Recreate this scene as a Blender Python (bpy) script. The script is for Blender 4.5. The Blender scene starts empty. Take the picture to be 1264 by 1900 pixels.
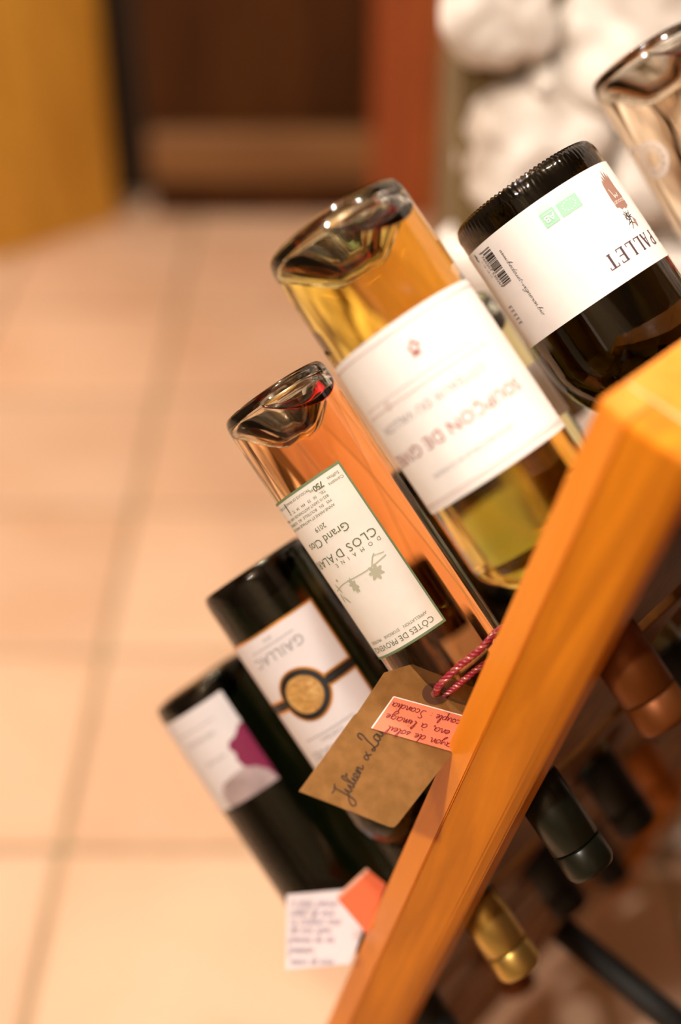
import bpy, bmesh, math, random
from mathutils import Vector, Matrix, noise
random.seed(7)
SC = bpy.context.scene
COL = SC.collection

# ------------------------------------------------------------------ camera, world, lamps, exposure
CAM_H = 1.45
PITCH = math.radians(34.4)
F_PX, CX, CY = 2639.0, 632.0, 950.0          # focal length in pixels for 1264x1900
cam_d = bpy.data.cameras.new('camera')
cam = bpy.data.objects.new('camera', cam_d); COL.objects.link(cam)
cam.location = (0, 0, CAM_H)
cam.rotation_euler = (math.pi/2 - PITCH, 0, 0)
cam_d.sensor_fit = 'VERTICAL'; cam_d.sensor_height = 36.0; cam_d.sensor_width = 36.0*1264/1900
cam_d.lens = 50.0
cam_d.clip_start = 0.02
cam_d.dof.use_dof = True
cam_d.dof.focus_distance = 0.805
cam_d.dof.aperture_fstop = 1.8
SC.camera = cam

world = bpy.data.worlds.new('room_ambience'); SC.world = world; world.use_nodes = True
wb = world.node_tree.nodes['Background']
wb.inputs[0].default_value = (1.0, 0.70, 0.44, 1); wb.inputs[1].default_value = 0.06

def lamp(name, loc, watts, radius=0.05, color=(1.0, 0.94, 0.88), kind='POINT', target=None, angle=90):
    l = bpy.data.lights.new(name, kind); l.energy = watts; l.color = color; l.shadow_soft_size = radius
    o = bpy.data.objects.new(name, l); COL.objects.link(o); o.location = loc
    if kind == 'SPOT':
        l.spot_size = math.radians(angle); l.spot_blend = 0.6
        o.rotation_euler = (Vector(target)-Vector(loc)).to_track_quat('-Z', 'Y').to_euler()
    return o
lamp('ceiling_spot_near', (-0.72, -0.62, 2.42), 84)
lamp('ceiling_spot_left', (-0.62, 1.02, 2.45), 52)
lamp('ceiling_spot_wall', (0.40, 0.62, 2.45), 44)
lamp('added_fill_far', (-0.95, 2.35, 2.45), 70)  # unseen lamp added to brighten the golden boards and far wall

SC.view_settings.view_transform = 'Standard'
SC.view_settings.look = 'None'
SC.view_settings.gamma = 1.0
SC.view_settings.use_curve_mapping = False
SC.view_settings.exposure = 0.24

# ------------------------------------------------------------------ the rack's own frame (metres)
K = 0.92
PSI, ALPHA, BETA = math.radians(40.16), math.radians(15.48), math.radians(43.13)
Wd = Vector((math.sin(PSI), math.cos(PSI), 0))                       # along the rack
NH = Vector((-math.cos(PSI), math.sin(PSI), 0)); UP = Vector((0, 0, 1))
Ud = (-NH*math.sin(ALPHA) + UP*math.cos(ALPHA))                      # up the leaning board
Nd = (NH*math.cos(ALPHA) + UP*math.sin(ALPHA))                       # out of its front
Bd = (-NH*math.cos(BETA) - UP*math.sin(BETA))                        # bottle axis, base to neck
ROW, COLW = 0.1451*K, 0.1681*K
ORG = Vector((0.0368*K, 0.7260*K, CAM_H - 0.9014*K))
def hole(r, c): return ORG + Ud*(ROW*r) + Wd*(COLW*c)
RIGHT = Vector((1, 0, 0)); FWD = Vector((0, math.cos(PITCH), -math.sin(PITCH))); CUP = Vector((0, math.sin(PITCH), math.cos(PITCH)))
CAMP = Vector((0, 0, CAM_H))
def ray(px, py): return RIGHT*((px-CX)/F_PX) + CUP*((CY-py)/F_PX) + FWD
def at(px, py, d): return CAMP + ray(px, py)*d

# ------------------------------------------------------------------ helpers
def tag(o, label=None, cat=None, group=None, kind=None):
    if label: o['label'] = label
    if cat: o['category'] = cat
    if group: o['group'] = group
    if kind: o['kind'] = kind
    return o
def empty(name, m=None):
    o = bpy.data.objects.new(name, None); COL.objects.link(o); o.empty_display_size = 0.03
    if m is not None: o.matrix_world = m
    return o
def mesh_obj(name, verts, faces, mat, parent=None, smooth=False):
    me = bpy.data.meshes.new(name); me.from_pydata([tuple(v) for v in verts], [], faces); me.update()
    if smooth: me.polygons.foreach_set('use_smooth', [True]*len(me.polygons))
    o = bpy.data.objects.new(name, me); COL.objects.link(o)
    if mat: me.materials.append(mat)
    if parent: o.parent = parent
    return o
def bm_obj(name, bm, mat, parent=None, smooth=False):
    me = bpy.data.meshes.new(name); bm.normal_update(); bm.to_mesh(me); bm.free()
    if smooth: me.polygons.foreach_set('use_smooth', [True]*len(me.polygons))
    o = bpy.data.objects.new(name, me); COL.objects.link(o)
    if mat: me.materials.append(mat)
    if parent: o.parent = parent
    return o
def share(name, src, parent=None, m=None):
    o = src.copy(); o.name = name; COL.objects.link(o); o.parent = parent
    if m is not None: o.matrix_local = m
    return o
def box_bm(x0, x1, y0, y1, z0, z1, bev=0.0, seg=1):
    bm = bmesh.new(); bmesh.ops.create_cube(bm, size=1)
    for v in bm.verts:
        v.co = Vector((x0+(v.co.x+.5)*(x1-x0), y0+(v.co.y+.5)*(y1-y0), z0+(v.co.z+.5)*(z1-z0)))
    if bev: bmesh.ops.bevel(bm, geom=bm.edges[:], offset=bev, segments=seg, affect='EDGES', profile=.5)
    return bm
def lathe(profile, seg=64, mod=None):
    """profile: list of (r, z) from axis to axis; closed surface of revolution."""
    vs, fs = [], []; rings = []
    for (r, z) in profile:
        if r < 1e-6: rings.append([len(vs)]); vs.append((0, 0, z))
        else:
            ring = []
            for k in range(seg):
                a = 2*math.pi*k/seg; rr, zz = (r, z) if not mod else mod(r, z, a)
                ring.append(len(vs)); vs.append((rr*math.cos(a), rr*math.sin(a), zz))
            rings.append(ring)
    for i in range(len(rings)-1):
        A, B = rings[i], rings[i+1]
        for k in range(seg):
            k2 = (k+1) % seg
            if len(A) == 1 and len(B) == 1: continue
            if len(A) == 1: fs.append((A[0], B[k2], B[k]))
            elif len(B) == 1: fs.append((A[k], A[k2], B[0]))
            else: fs.append((A[k], A[k2], B[k2], B[k]))
    return vs, fs

# ------------------------------------------------------------------ materials
def new_mat(name):
    m = bpy.data.materials.new(name); m.use_nodes = True
    return m, m.node_tree.nodes, m.node_tree.links
def plain(name, col, rough=0.6, metal=0.0, spec=0.5, coat=0.0):
    m, n, l = new_mat(name); b = n['Principled BSDF']
    b.inputs['Base Color'].default_value = (*col, 1); b.inputs['Roughness'].default_value = rough
    b.inputs['Metallic'].default_value = metal; b.inputs['Specular IOR Level'].default_value = spec
    b.inputs['Coat Weight'].default_value = coat
    return m
def noisy(name, c1, c2, scale=6.0, rough=0.6, stretch=(1, 1, 1), detail=5, bump=0.0, bscale=None, rand=0.0, c3=None, spec=0.5, dist=0.0, coat=0.0, lo=.35, hi=.65):
    m, n, l = new_mat(name); b = n['Principled BSDF']
    tc = n.new('ShaderNodeTexCoord'); mp = n.new('ShaderNodeMapping'); mp.inputs['Scale'].default_value = stretch
    l.new(tc.outputs['Object'], mp.inputs['Vector'])
    vec = mp.outputs['Vector']
    oi = n.new('ShaderNodeObjectInfo')
    ad = n.new('ShaderNodeVectorMath'); ad.operation = 'ADD'
    sc = n.new('ShaderNodeVectorMath'); sc.operation = 'SCALE'; sc.inputs[0].default_value = (37, 21, 53); l.new(oi.outputs['Random'], sc.inputs['Scale'])
    l.new(vec, ad.inputs[0]); l.new(sc.outputs[0], ad.inputs[1]); vec = ad.outputs[0]
    nz = n.new('ShaderNodeTexNoise'); nz.inputs['Scale'].default_value = scale; nz.inputs['Detail'].default_value = detail; nz.inputs['Distortion'].default_value = dist
    l.new(vec, nz.inputs['Vector'])
    rp = n.new('ShaderNodeValToRGB'); e = rp.color_ramp.elements
    e[0].position = lo; e[0].color = (*c1, 1); e[1].position = hi; e[1].color = (*c2, 1)
    if c3: x = e.new((lo+hi)/2); x.color = (*c3, 1)
    l.new(nz.outputs['Fac'], rp.inputs['Fac']); colr = rp.outputs['Color']
    if rand:
        hs = n.new('ShaderNodeHueSaturation'); mr = n.new('ShaderNodeMapRange')
        mr.inputs['To Min'].default_value = 1-rand; mr.inputs['To Max'].default_value = 1+rand
        l.new(oi.outputs['Random'], mr.inputs['Value']); l.new(mr.outputs['Result'], hs.inputs['Value']); l.new(colr, hs.inputs['Color']); colr = hs.outputs['Color']
    l.new(colr, b.inputs['Base Color'])
    b.inputs['Roughness'].default_value = rough; b.inputs['Specular IOR Level'].default_value = spec; b.inputs['Coat Weight'].default_value = coat
    if bump:
        bp = n.new('ShaderNodeBump'); bp.inputs['Strength'].default_value = bump; bp.inputs['Distance'].default_value = 0.01
        n2 = n.new('ShaderNodeTexNoise'); n2.inputs['Scale'].default_value = bscale or scale*4; n2.inputs['Detail'].default_value = 6
        l.new(vec, n2.inputs['Vector']); l.new(n2.outputs['Fac'], bp.inputs['Height']); l.new(bp.outputs['Normal'], b.inputs['Normal'])
    return m
def glass(name, ior, tint=(1, 1, 1), absorb=None, density=0.0):
    m, n, l = new_mat(name); n.remove(n['Principled BSDF']); out = n['Material Output']
    g = n.new('ShaderNodeBsdfGlass'); g.inputs['IOR'].default_value = ior; g.inputs['Roughness'].default_value = 0.0
    g.inputs['Color'].default_value = (*tint, 1); l.new(g.outputs[0], out.inputs['Surface'])
    if absorb:
        v = n.new('ShaderNodeVolumeAbsorption'); v.inputs['Color'].default_value = (*absorb, 1); v.inputs['Density'].default_value = density
        l.new(v.outputs[0], out.inputs['Volume'])
    return m

M = {}
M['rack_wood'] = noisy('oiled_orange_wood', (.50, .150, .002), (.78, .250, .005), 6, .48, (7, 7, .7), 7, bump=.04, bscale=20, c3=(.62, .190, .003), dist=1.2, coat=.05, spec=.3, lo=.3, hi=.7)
M['lit_wood'] = noisy('lit_orange_wood', (.76, .225, .008), (.95, .32, .03), 5, .36, (7, 7, .7), 7, bump=.04, bscale=20, c3=(.87, .27, .014), dist=.8, coat=.25, lo=.3, hi=.7)  # brighter copy of the rack wood; light on the front strip is painted in
M['rack_wood_shaded'] = noisy('shaded_orange_wood', (.13, .042, .003), (.22, .075, .006), 5, .5, (7, .8, 7), 6, bump=.05, bscale=20, c3=(.17, .056, .004), dist=.8, rand=.12)  # darker copy of the rack wood, with underside shade put into the colour
M['tile'] = noisy('terracotta_beige_tile', (.72, .44, .27), (.83, .57, .385), 2.6, .55, (1, 1, 1), 5, bump=.05, bscale=30, rand=.07, c3=(.79, .52, .34), lo=.3, hi=.7)
M['grout'] = noisy('grey_beige_grout', (.34, .25, .14), (.42, .31, .18), 20, .9)
M['stone'] = noisy('pale_limestone', (.62, .54, .46), (.88, .83, .77), 9, .9, (1, 1, 1), 8, bump=.55, bscale=26, rand=.05, c3=(.82, .77, .70))
M['mortar'] = noisy('brown_lime_mortar', (.13, .085, .03), (.20, .135, .055), 14, .95, bump=.5, bscale=40)
M['gold_wood'] = noisy('golden_oak_boards', (.46, .21, .016), (.66, .33, .035), 3, .6, (3, 3, .5), 5, dist=.6)
M['door_dark'] = noisy('dark_brown_door_panel', (.045, .014, .002), (.08, .026, .004), 3, .7, (5, 5, .6), 5, spec=.15)
M['door_rail'] = noisy('mid_brown_door_rail', (.20, .085, .022), (.28, .13, .04), 4, .55, (.7, 5, 5), 5)
M['door_red'] = noisy('red_brown_door_stile', (.30, .06, .010), (.42, .095, .018), 4, .5, (5, 5, .6), 5)
M['jamb'] = noisy('amber_brown_jamb', (.24, .095, .014), (.32, .14, .022), 4, .6, (5, 5, .6), 5)
M['wall_dark'] = noisy('dark_brown_wall', (.03, .016, .006), (.045, .024, .01), 5, .8)
M['plaster'] = noisy('cream_lime_plaster', (.24, .165, .09), (.30, .21, .12), 3, .9)
M['clear'] = glass('clear_bottle_glass', 1.5, (.985, .99, .975))
M['green_tint'] = glass('pale_green_bottle_glass', 1.5, (.95, .985, .96), (.55, .9, .62), 10)
M['air'] = glass('bottle_air_space', 1/1.5)
M['wine_yellow'] = glass('golden_white_wine', .89, (1, 1, 1), (.99, .80, .08), 40)
M['wine_rose'] = glass('orange_rose_wine', .89, (1, 1, 1), (1.0, .60, .09), 34)
M['wine_pale'] = glass('pale_rose_wine', .89, (1, 1, 1), (1.0, .76, .45), 14)
M['wine_white'] = glass('pale_white_wine', .89, (1, 1, 1), (.97, .93, .7), 10)
M['olive_glass'] = glass('dark_olive_bottle_glass', 1.5, (1, 1, 1), (.56, .50, .01), 115)
M['black_glass'] = glass('near_black_green_bottle_glass', 1.5, (1, 1, 1), (.10, .22, .05), 90)
M['paper'] = noisy('white_label_paper', (.87, .85, .84), (.91, .89, .88), 60, .75, spec=.2)
M['paper_warm'] = noisy('cream_label_paper', (.84, .81, .76), (.88, .85, .80), 60, .7, spec=.3)
M['paper_lilac'] = noisy('lilac_white_label_paper', (.80, .75, .77), (.84, .79, .81), 40, .7, spec=.2)
M['ink'] = plain('black_ink', (.012, .010, .012), .7)
M['ink_plum'] = plain('plum_ink', (.075, .045, .062), .7)
M['ink_grey'] = plain('grey_ink', (.34, .31, .32), .7)
M['ink_pale'] = plain('pale_pink_ink', (.66, .50, .48), .7)
M['ink_red'] = plain('red_brown_ink', (.36, .12, .10), .7)
M['ink_green'] = plain('olive_green_ink', (.14, .17, .09), .7)
M['ink_greenpale'] = plain('pale_olive_ink', (.46, .47, .35), .7)
M['border_green'] = plain('sage_green_print', (.16, .24, .12), .6)
M['mint'] = plain('mint_green_print', (.33, .68, .48), .7)
M['castle_brown'] = plain('mauve_brown_print', (.36, .20, .15), .7)
M['gold'] = plain('gold_foil_print', (.75, .33, .05), .35, .6)
M['gold_seal'] = noisy('gold_seal_foil', (.50, .25, .06), (.70, .40, .12), 160, .4, bump=.3, bscale=300)
M['black_print'] = plain('black_label_print', (.012, .010, .010), .5)
M['magenta'] = plain('magenta_print', (.24, .006, .065), .6)
M['mauve'] = noisy('mauve_grey_print', (.36, .27, .27), (.52, .40, .41), 60, .7)
M['kraft'] = noisy('kraft_card', (.21, .10, .026), (.27, .13, .038), 120, .8, spec=.2)
M['kraft_ring'] = plain('kraft_reinforcing_ring', (.085, .03, .013), .7)
M['sticker'] = plain('salmon_sticker_paper', (.80, .24, .13), .6)
M['sticker_edge'] = plain('white_sticker_edge', (.9, .8, .76), .6)
M['sticker_ink'] = plain('dark_red_pen_ink', (.22, .01, .03), .6)
M['pen'] = plain('brown_black_pen_ink', (.03, .015, .008), .6)
M['cord_red'] = plain('crimson_braided_cord', (.34, .02, .04), .35, spec=.7)
M['cord_pink'] = plain('pink_tinsel_thread', (.62, .20, .19), .25, .6)
M['note'] = plain('lilac_white_note_paper', (.80, .70, .72), .7)
M['note_ink'] = plain('violet_grey_pen_ink', (.42, .36, .44), .7)
M['orange_card'] = plain('bright_orange_card', (.85, .14, .03), .6)
M['orange_edge'] = plain('pale_orange_card_edge', (.85, .42, .28), .6)
M['cap_black'] = plain('black_green_screw_cap', (.012, .014, .008), .28, .2)
M['cap_black_matt'] = plain('matt_black_capsule', (.008, .007, .006), .6)
M['cap_gold'] = plain('gold_capsule', (.62, .42, .12), .3, .85)
M['cap_copper'] = plain('copper_capsule', (.19, .055, .009), .45, .6)
M['cap_orange'] = plain('orange_capsule', (.55, .17, .02), .5, .2)
M['iron'] = plain('black_iron', (.01, .009, .008), .6)
M['white_enamel'] = plain('white_bottle_print', (.86, .80, .76), .6)
M['red_print'] = plain('vermilion_print', (.72, .04, .012), .6)

# ------------------------------------------------------------------ floor (real tiles, grout bed below)
TS = 0.405
fl = mesh_obj('floor', [(-3.2, -1.6, -.004), (3.2, -1.6, -.004), (3.2, 4.4, -.004), (-3.2, 4.4, -.004), (-3.2, -1.6, -.05), (3.2, -1.6, -.05), (3.2, 4.4, -.05), (-3.2, 4.4, -.05)],
              [(0, 1, 2, 3), (7, 6, 5, 4), (0, 4, 5, 1), (1, 5, 6, 2), (2, 6, 7, 3), (3, 7, 4, 0)], M['grout'])
tag(fl, 'floor of square beige terracotta tiles with wide grout', kind='structure')
g = 0.0065
tbm = bmesh.new()
def ring(z, d): return [tbm.verts.new((sx*(TS/2-g-d), sy*(TS/2-g-d), z)) for sx, sy in ((-1, -1), (1, -1), (1, 1), (-1, 1))]
r0, r1 = ring(-.006, 0), ring(-.002, 0); r2 = ring(0, .004)
for A, B in ((r0, r1), (r1, r2)):
    for k in range(4): tbm.faces.new((A[k], A[(k+1) % 4], B[(k+1) % 4], B[k]))
tbm.faces.new(r2)
tile0 = None
for i in range(-5, 6):
    for j in range(-3, 7):
        cxp, cyp = -0.374 + TS*(i+.5), 1.3195 + TS*(j+.5)
        if tile0 is None:
            tile0 = bm_obj('floor_tile', tbm, M['tile'], fl); tile0.location = (cxp, cyp, 0)
        else:
            share('floor_tile', tile0, fl, Matrix.Translation((cxp, cyp, random.uniform(-.0006, .0006))))

# ------------------------------------------------------------------ far wall, cupboard door, golden boards
tag(bm_obj('wall_back', box_bm(-2.6, 1.6, 3.62, 3.72, 0, 2.3), M['wall_dark']), 'dark brown wall behind the door', kind='structure')
door = empty('door_1'); tag(door, 'dark brown wooden door with red-brown stile and pale bottom rail', kind='structure')
bm_obj('panel', box_bm(-.49, .10, 3.50, 3.52, .20, 2.1), M['door_dark'], door)
bm_obj('bottom_rail', box_bm(-.483, .085, 3.455, 3.52, .10, .225, .008), M['door_rail'], door)
bm_obj('stile', box_bm(.08, .236, 3.445, 3.52, .0, 2.1, .006), M['door_red'], door)
bm_obj('kick_board', box_bm(-.483, .085, 3.48, 3.52, .0, .10), M['door_dark'], door)
tag(bm_obj('trim_1', box_bm(.236, .40, 3.41, 3.60, 0, 2.2, .006), M['jamb']), 'amber brown wooden jamb between the door and the stone wall', kind='structure')
wl = empty('wall_left'); tag(wl, 'wall clad with golden oak boards left of the door', kind='structure')
p0, p1 = Vector((-1.42, 2.66, 0)), Vector((-.57, 3.44, 0)); dv = (p1-p0); LW = dv.length
wl.matrix_world = Matrix.Translation(p0) @ Matrix.Rotation(math.atan2(dv.y, dv.x), 4, 'Z')
nb = 6
for k in range(nb):
    o = bm_obj('board', box_bm(LW*k/nb+.0015, LW*(k+1)/nb-.0015, 0, .03, .0, 2.2, .003), M['gold_wood'], wl)
bm_obj('end_board', box_bm(LW-.03, LW, .03, .20, 0, 2.2), M['gold_wood'], wl)

tag(bm_obj('ceiling', box_bm(-3.2, 3.2, -1.6, 4.4, 2.62, 2.72), M['plaster']), 'cream plaster ceiling', kind='structure')
tag(bm_obj('wall_front', box_bm(-3.2, 3.2, -1.72, -1.6, 0, 2.62), M['plaster']), 'cream plaster wall behind the viewer', kind='structure')
tag(bm_obj('wall_side', box_bm(2.6, 2.7, -1.6, 4.4, 0, 2.62), M['plaster']), 'cream plaster side wall', kind='structure')
tag(bm_obj('wall_far_left', box_bm(-3.2, -3.1, -1.6, 4.4, 0, 2.62), M['plaster']), 'cream plaster wall far left', kind='structure')

# ------------------------------------------------------------------ rubble stone wall behind the rack
wr = bm_obj('wall_right', box_bm(.115, 1.7, 1.335, 1.62, 0, 2.0), M['mortar']); tag(wr, 'rubble wall of pale limestone blocks in brown mortar', kind='structure')
def stone_mesh(w, h, d, seed):
    bm = bmesh.new(); bmesh.ops.create_icosphere(bm, subdivisions=4, radius=1)
    off = Vector((seed*3.1, seed*1.7, seed*.9))
    for v in bm.verts:
        c = v.co.copy()
        e = 4.6
        q = (abs(c.x)**e+abs(c.y)**e+abs(c.z)**e)**(-1/e)
        p = c*q
        p *= 1 + .26*noise.noise(c*1.2+off) + .13*noise.noise(c*2.9+off) + .06*noise.noise(c*6+off) + .03*noise.noise(c*13+off)
        v.co = Vector((p.x*w/2, p.y*d/2, p.z*h/2))
    return bm
def stone(x0, x1, z0, z1, seed, d=.09, y=1.335):
    o = bm_obj('stone', stone_mesh((x1-x0)*1.0, (z1-z0)*1.0, d, seed), M['stone'], wr, smooth=True)
    o.location = ((x0+x1)/2+.012, y, (z0+z1)/2)
explicit = [(.083, .183, 1.052, 1.165), (.188, .330, 1.008, 1.15), (.108, .244, .895, 1.028), (.250, .385, .885, 1.0), (.165, .186, 1.028, 1.05), (.092, .225, .765, .882), (.232, .40, .77, .873), (.338, .48, 1.01, 1.13)]
for k, (a, b_, c, d) in enumerate(explicit): stone(a, b_, c, d, k+1.37)
z = .01; sd = 20
while z < 1.9:
    h = random.uniform(.085, .135)
    if z < .76 and z+h > .76: h = .76-z
    if h < .05: z += h; continue
    x = .10+random.uniform(-.015, .015)
    while x < 1.3:
        w_ = random.uniform(.10, .19); sd += 1
        zz0, zz1 = z+random.uniform(0, .01), z+h-random.uniform(0, .012)
        if not (zz1 > .765 and zz0 < 1.16 and x < .39):
            stone(x, x+w_-.006, zz0, zz1, sd*.73)
        x += w_
    z += h

# ------------------------------------------------------------------ the leaning bottle rack
RM = Matrix((( *(Wd), 0), (*(Nd), 0), (*(Ud), 0), (0, 0, 0, 1))).transposed()
RM = Matrix.Translation(ORG) @ Matrix.Rotation(0, 4, 'Z') @ RM
# local axes of the rack: x along its width, y out of its front, z up the board; origin at the hole of row 0, column 0
rack = empty('bottle_rack', RM)
tag(rack, 'orange-brown wooden A-frame wine rack with holed boards holding bottles neck down', 'rack')
SIDE0 = -0.055*K-.0022; TOP = .5872*K; BOT = -(ORG.z)/Ud.z
PT, PW = .052, .024       # post depth (y) and width (x)
NC = 5
SIDE1 = COLW*(NC-1) + .055
def prism(pts, z0, z1):
    n = len(pts); vs = [(x, y, z0) for x, y in pts]+[(x, y, z1) for x, y in pts]
    fs = [tuple(range(n))[::-1], tuple(range(n, 2*n))]+[(k, (k+1) % n, n+(k+1) % n, n+k) for k in range(n)]
    return vs, fs
def beam(name, pts, par, mat, z0, z1):
    vs, fs = prism(pts, z0, z1); o = mesh_obj(name, vs, fs, mat, par)
    bm = bmesh.new(); bm.from_mesh(o.data); bmesh.ops.recalc_face_normals(bm, faces=bm.faces)
    bmesh.ops.bevel(bm, geom=bm.edges[:], offset=.0010, segments=2, affect='EDGES'); bm.to_mesh(o.data); bm.free()
    return o
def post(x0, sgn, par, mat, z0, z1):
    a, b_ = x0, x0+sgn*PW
    beam('lit_front_strip', [(a+sgn*.0042, 0), (a+sgn*.0002, -.0172), (b_, -.0172), (b_, 0)], par, M['lit_wood'], z0, z1)  # post front split off in brighter wood to stand for its lit strip
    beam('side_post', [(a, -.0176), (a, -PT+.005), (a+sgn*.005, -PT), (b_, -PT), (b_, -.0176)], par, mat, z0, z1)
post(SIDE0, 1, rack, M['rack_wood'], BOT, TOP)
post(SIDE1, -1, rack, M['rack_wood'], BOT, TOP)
bm_obj('top_rail', box_bm(SIDE0+PW, SIDE1-PW, -PT, 0, TOP-.05, TOP, .0015, 2), M['lit_wood'], rack)
def holed_board(x0, x1, z0, z1, holes, r, th):
    cu = bpy.data.curves.new('board_outline', 'CURVE'); cu.dimensions = '2D'; cu.fill_mode = 'BOTH'; cu.extrude = th/2; cu.bevel_depth = .0015; cu.bevel_resolution = 1
    def poly(pts):
        s = cu.splines.new('POLY'); s.points.add(len(pts)-1); s.use_cyclic_u = True
        for q, (x, y) in zip(s.points, pts): q.co = (x, y, 0, 1)
    poly([(x0, z0), (x1, z0), (x1, z1), (x0, z1)])
    for hx, hz in holes:
        poly([(hx+r*math.cos(2*math.pi*k/28), hz+r*1.18*math.sin(2*math.pi*k/28)) for k in range(28)])
    o = bpy.data.objects.new('tmp', cu); COL.objects.link(o)
    dg = bpy.context.evaluated_depsgraph_get(); me = bpy.data.meshes.new_from_object(o.evaluated_get(dg))
    bpy.data.objects.remove(o); bpy.data.curves.remove(cu)
    me.transform(Matrix.Rotation(math.pi/2, 4, 'X'))
    return me
for r in range(-4, 4):
    zc = ROW*r - .012
    z0, z1 = zc-.052, zc+.052
    if z0 < BOT+.03: continue
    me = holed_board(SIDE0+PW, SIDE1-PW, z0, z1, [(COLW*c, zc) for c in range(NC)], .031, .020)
    me.materials.append(M['rack_wood_shaded'])
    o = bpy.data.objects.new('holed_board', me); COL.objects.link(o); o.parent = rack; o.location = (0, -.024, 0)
# rear leaning frame of the A (seen only at its top), and its iron spreader bar
rearN = -NH*math.cos(ALPHA)+UP*math.sin(ALPHA); rearU = NH*math.sin(ALPHA)+UP*math.cos(ALPHA)
apex = ORG + Ud*TOP - Nd*PT
rb = RM.inverted()
def rear_box(name, x0, x1, d0, d1, t0, t1, mat):
    bm = box_bm(x0, x1, 0, 1, 0, 1)
    for v in bm.verts:
        yy = d0+(d1-d0)*v.co.y; tt = t0+(t1-t0)*v.co.z
        v.co = rb @ (apex + Wd*v.co.x + rearN*yy + rearU*tt)
    bmesh.ops.recalc_face_normals(bm, faces=bm.faces)
    return bm_obj(name, bm, mat, rack)
LR = apex.z/rearU.z
rear_box('rear_post', SIDE0, SIDE0+PW, .003, .05, -LR+.012, -.004, M['rack_wood'])
rear_box('rear_post', SIDE1-PW, SIDE1, .003, .05, -LR+.012, -.004, M['rack_wood'])
for k in range(5):
    rear_box('rear_board', SIDE0+PW, SIDE1-PW, .012, .032, -.225-.22*k, -.02-.22*k, M['rack_wood_shaded'])

# ------------------------------------------------------------------ lettering tools
def font_mesh(body, size, align='CENTER', shear=0.0, space=1.0, bold=0.0):
    cu = bpy.data.curves.new('t', 'FONT'); cu.body = body; cu.size = size; cu.align_x = align; cu.align_y = 'BOTTOM_BASELINE'
    cu.shear = shear; cu.space_character = space; cu.resolution_u = 2; cu.offset = bold
    o = bpy.data.objects.new('t', cu); COL.objects.link(o)
    dg = bpy.context.evaluated_depsgraph_get(); me = bpy.data.meshes.new_from_object(o.evaluated_get(dg))
    vs = [(v.co.x, v.co.y) for v in me.vertices]; fs = [tuple(p.vertices) for p in me.polygons]
    bpy.data.objects.remove(o); bpy.data.curves.remove(cu); bpy.data.meshes.remove(me)
    return vs, fs
class Print:
    """flat ink shapes collected in label coordinates (x reading direction, y up), millimetres"""
    def __init__(s): s.v = []; s.f = []
    def add(s, vs, fs, ox=0, oy=0, rot=0):
        c, sn = math.cos(rot), math.sin(rot); b = len(s.v)
        s.v += [(ox+x*c-y*sn, oy+x*sn+y*c) for x, y in vs]; s.f += [tuple(i+b for i in f) for f in fs]; return s
    def text(s, body, size, ox, oy, align='CENTER', rot=0, **k):
        vs, fs = font_mesh(body, size, align, **k); return s.add(vs, fs, ox, oy, rot)
    def rect(s, x0, y0, x1, y1, nx=1, rot=0, ox=0, oy=0):
        vs = []; fs = []
        for i in range(nx+1):
            x = x0+(x1-x0)*i/nx; vs += [(x, y0), (x, y1)]
        for i in range(nx): fs.append((2*i, 2*i+2, 2*i+3, 2*i+1))
        return s.add(vs, fs, ox, oy, rot)
    def disc(s, ox, oy, r, n=20, r0=0.0):
        vs = []; fs = []
        if r0 <= 0:
            rr = [r*q/5 for q in range(1, 6)]; vs = [(0, 0)]
            for q in rr: vs += [(q*math.cos(2*math.pi*k/n), q*math.sin(2*math.pi*k/n)) for k in range(n)]
            fs = [(0, 1+k, 1+(k+1) % n) for k in range(n)]
            for q in range(4): fs += [(1+q*n+k, 1+(q+1)*n+k, 1+(q+1)*n+(k+1) % n, 1+q*n+(k+1) % n) for k in range(n)]
        else:
            for k in range(n):
                a = 2*math.pi*k/n; vs += [(r0*math.cos(a), r0*math.sin(a)), (r*math.cos(a), r*math.sin(a))]
            fs = [(2*k, 2*k+1, (2*k+3) % (2*n), (2*k+2) % (2*n)) for k in range(n)]
        return s.add(vs, fs, ox, oy)
    def stroke(s, pts, w, ox=0, oy=0, rot=0, sc=1.0, smooth=True):
        P = [Vector((x*sc, y*sc)) for x, y in pts]
        if smooth and len(P) > 2:
            Q = []
            for i in range(len(P)-1):
                a, b, c, d = P[max(i-1, 0)], P[i], P[i+1], P[min(i+2, len(P)-1)]
                for k in range(5):
                    t = k/5; Q.append(.5*((2*b)+(c-a)*t+(2*a-5*b+4*c-d)*t*t+(-a+3*b-3*c+d)*t**3))
            Q.append(P[-1]); P = Q
        vs = []; fs = []
        for i, p in enumerate(P):
            d = (P[min(i+1, len(P)-1)]-P[max(i-1, 0)])
            d = d.normalized() if d.length > 1e-9 else Vector((1, 0)); nn = Vector((-d.y, d.x))*w/2
            vs += [tuple(p-nn), tuple(p+nn)]
        for i in range(len(P)-1): fs.append((2*i, 2*i+2, 2*i+3, 2*i+1))
        return s.add(vs, fs, ox, oy, rot)
    def poly(s, pts, ox=0, oy=0, rot=0):
        n = len(pts); cx = sum(p[0] for p in pts)/n; cy = sum(p[1] for p in pts)/n
        return s.add([(cx, cy)]+list(pts), [(0, 1+k, 1+(k+1) % n) for k in range(n)], ox, oy, rot)
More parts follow.
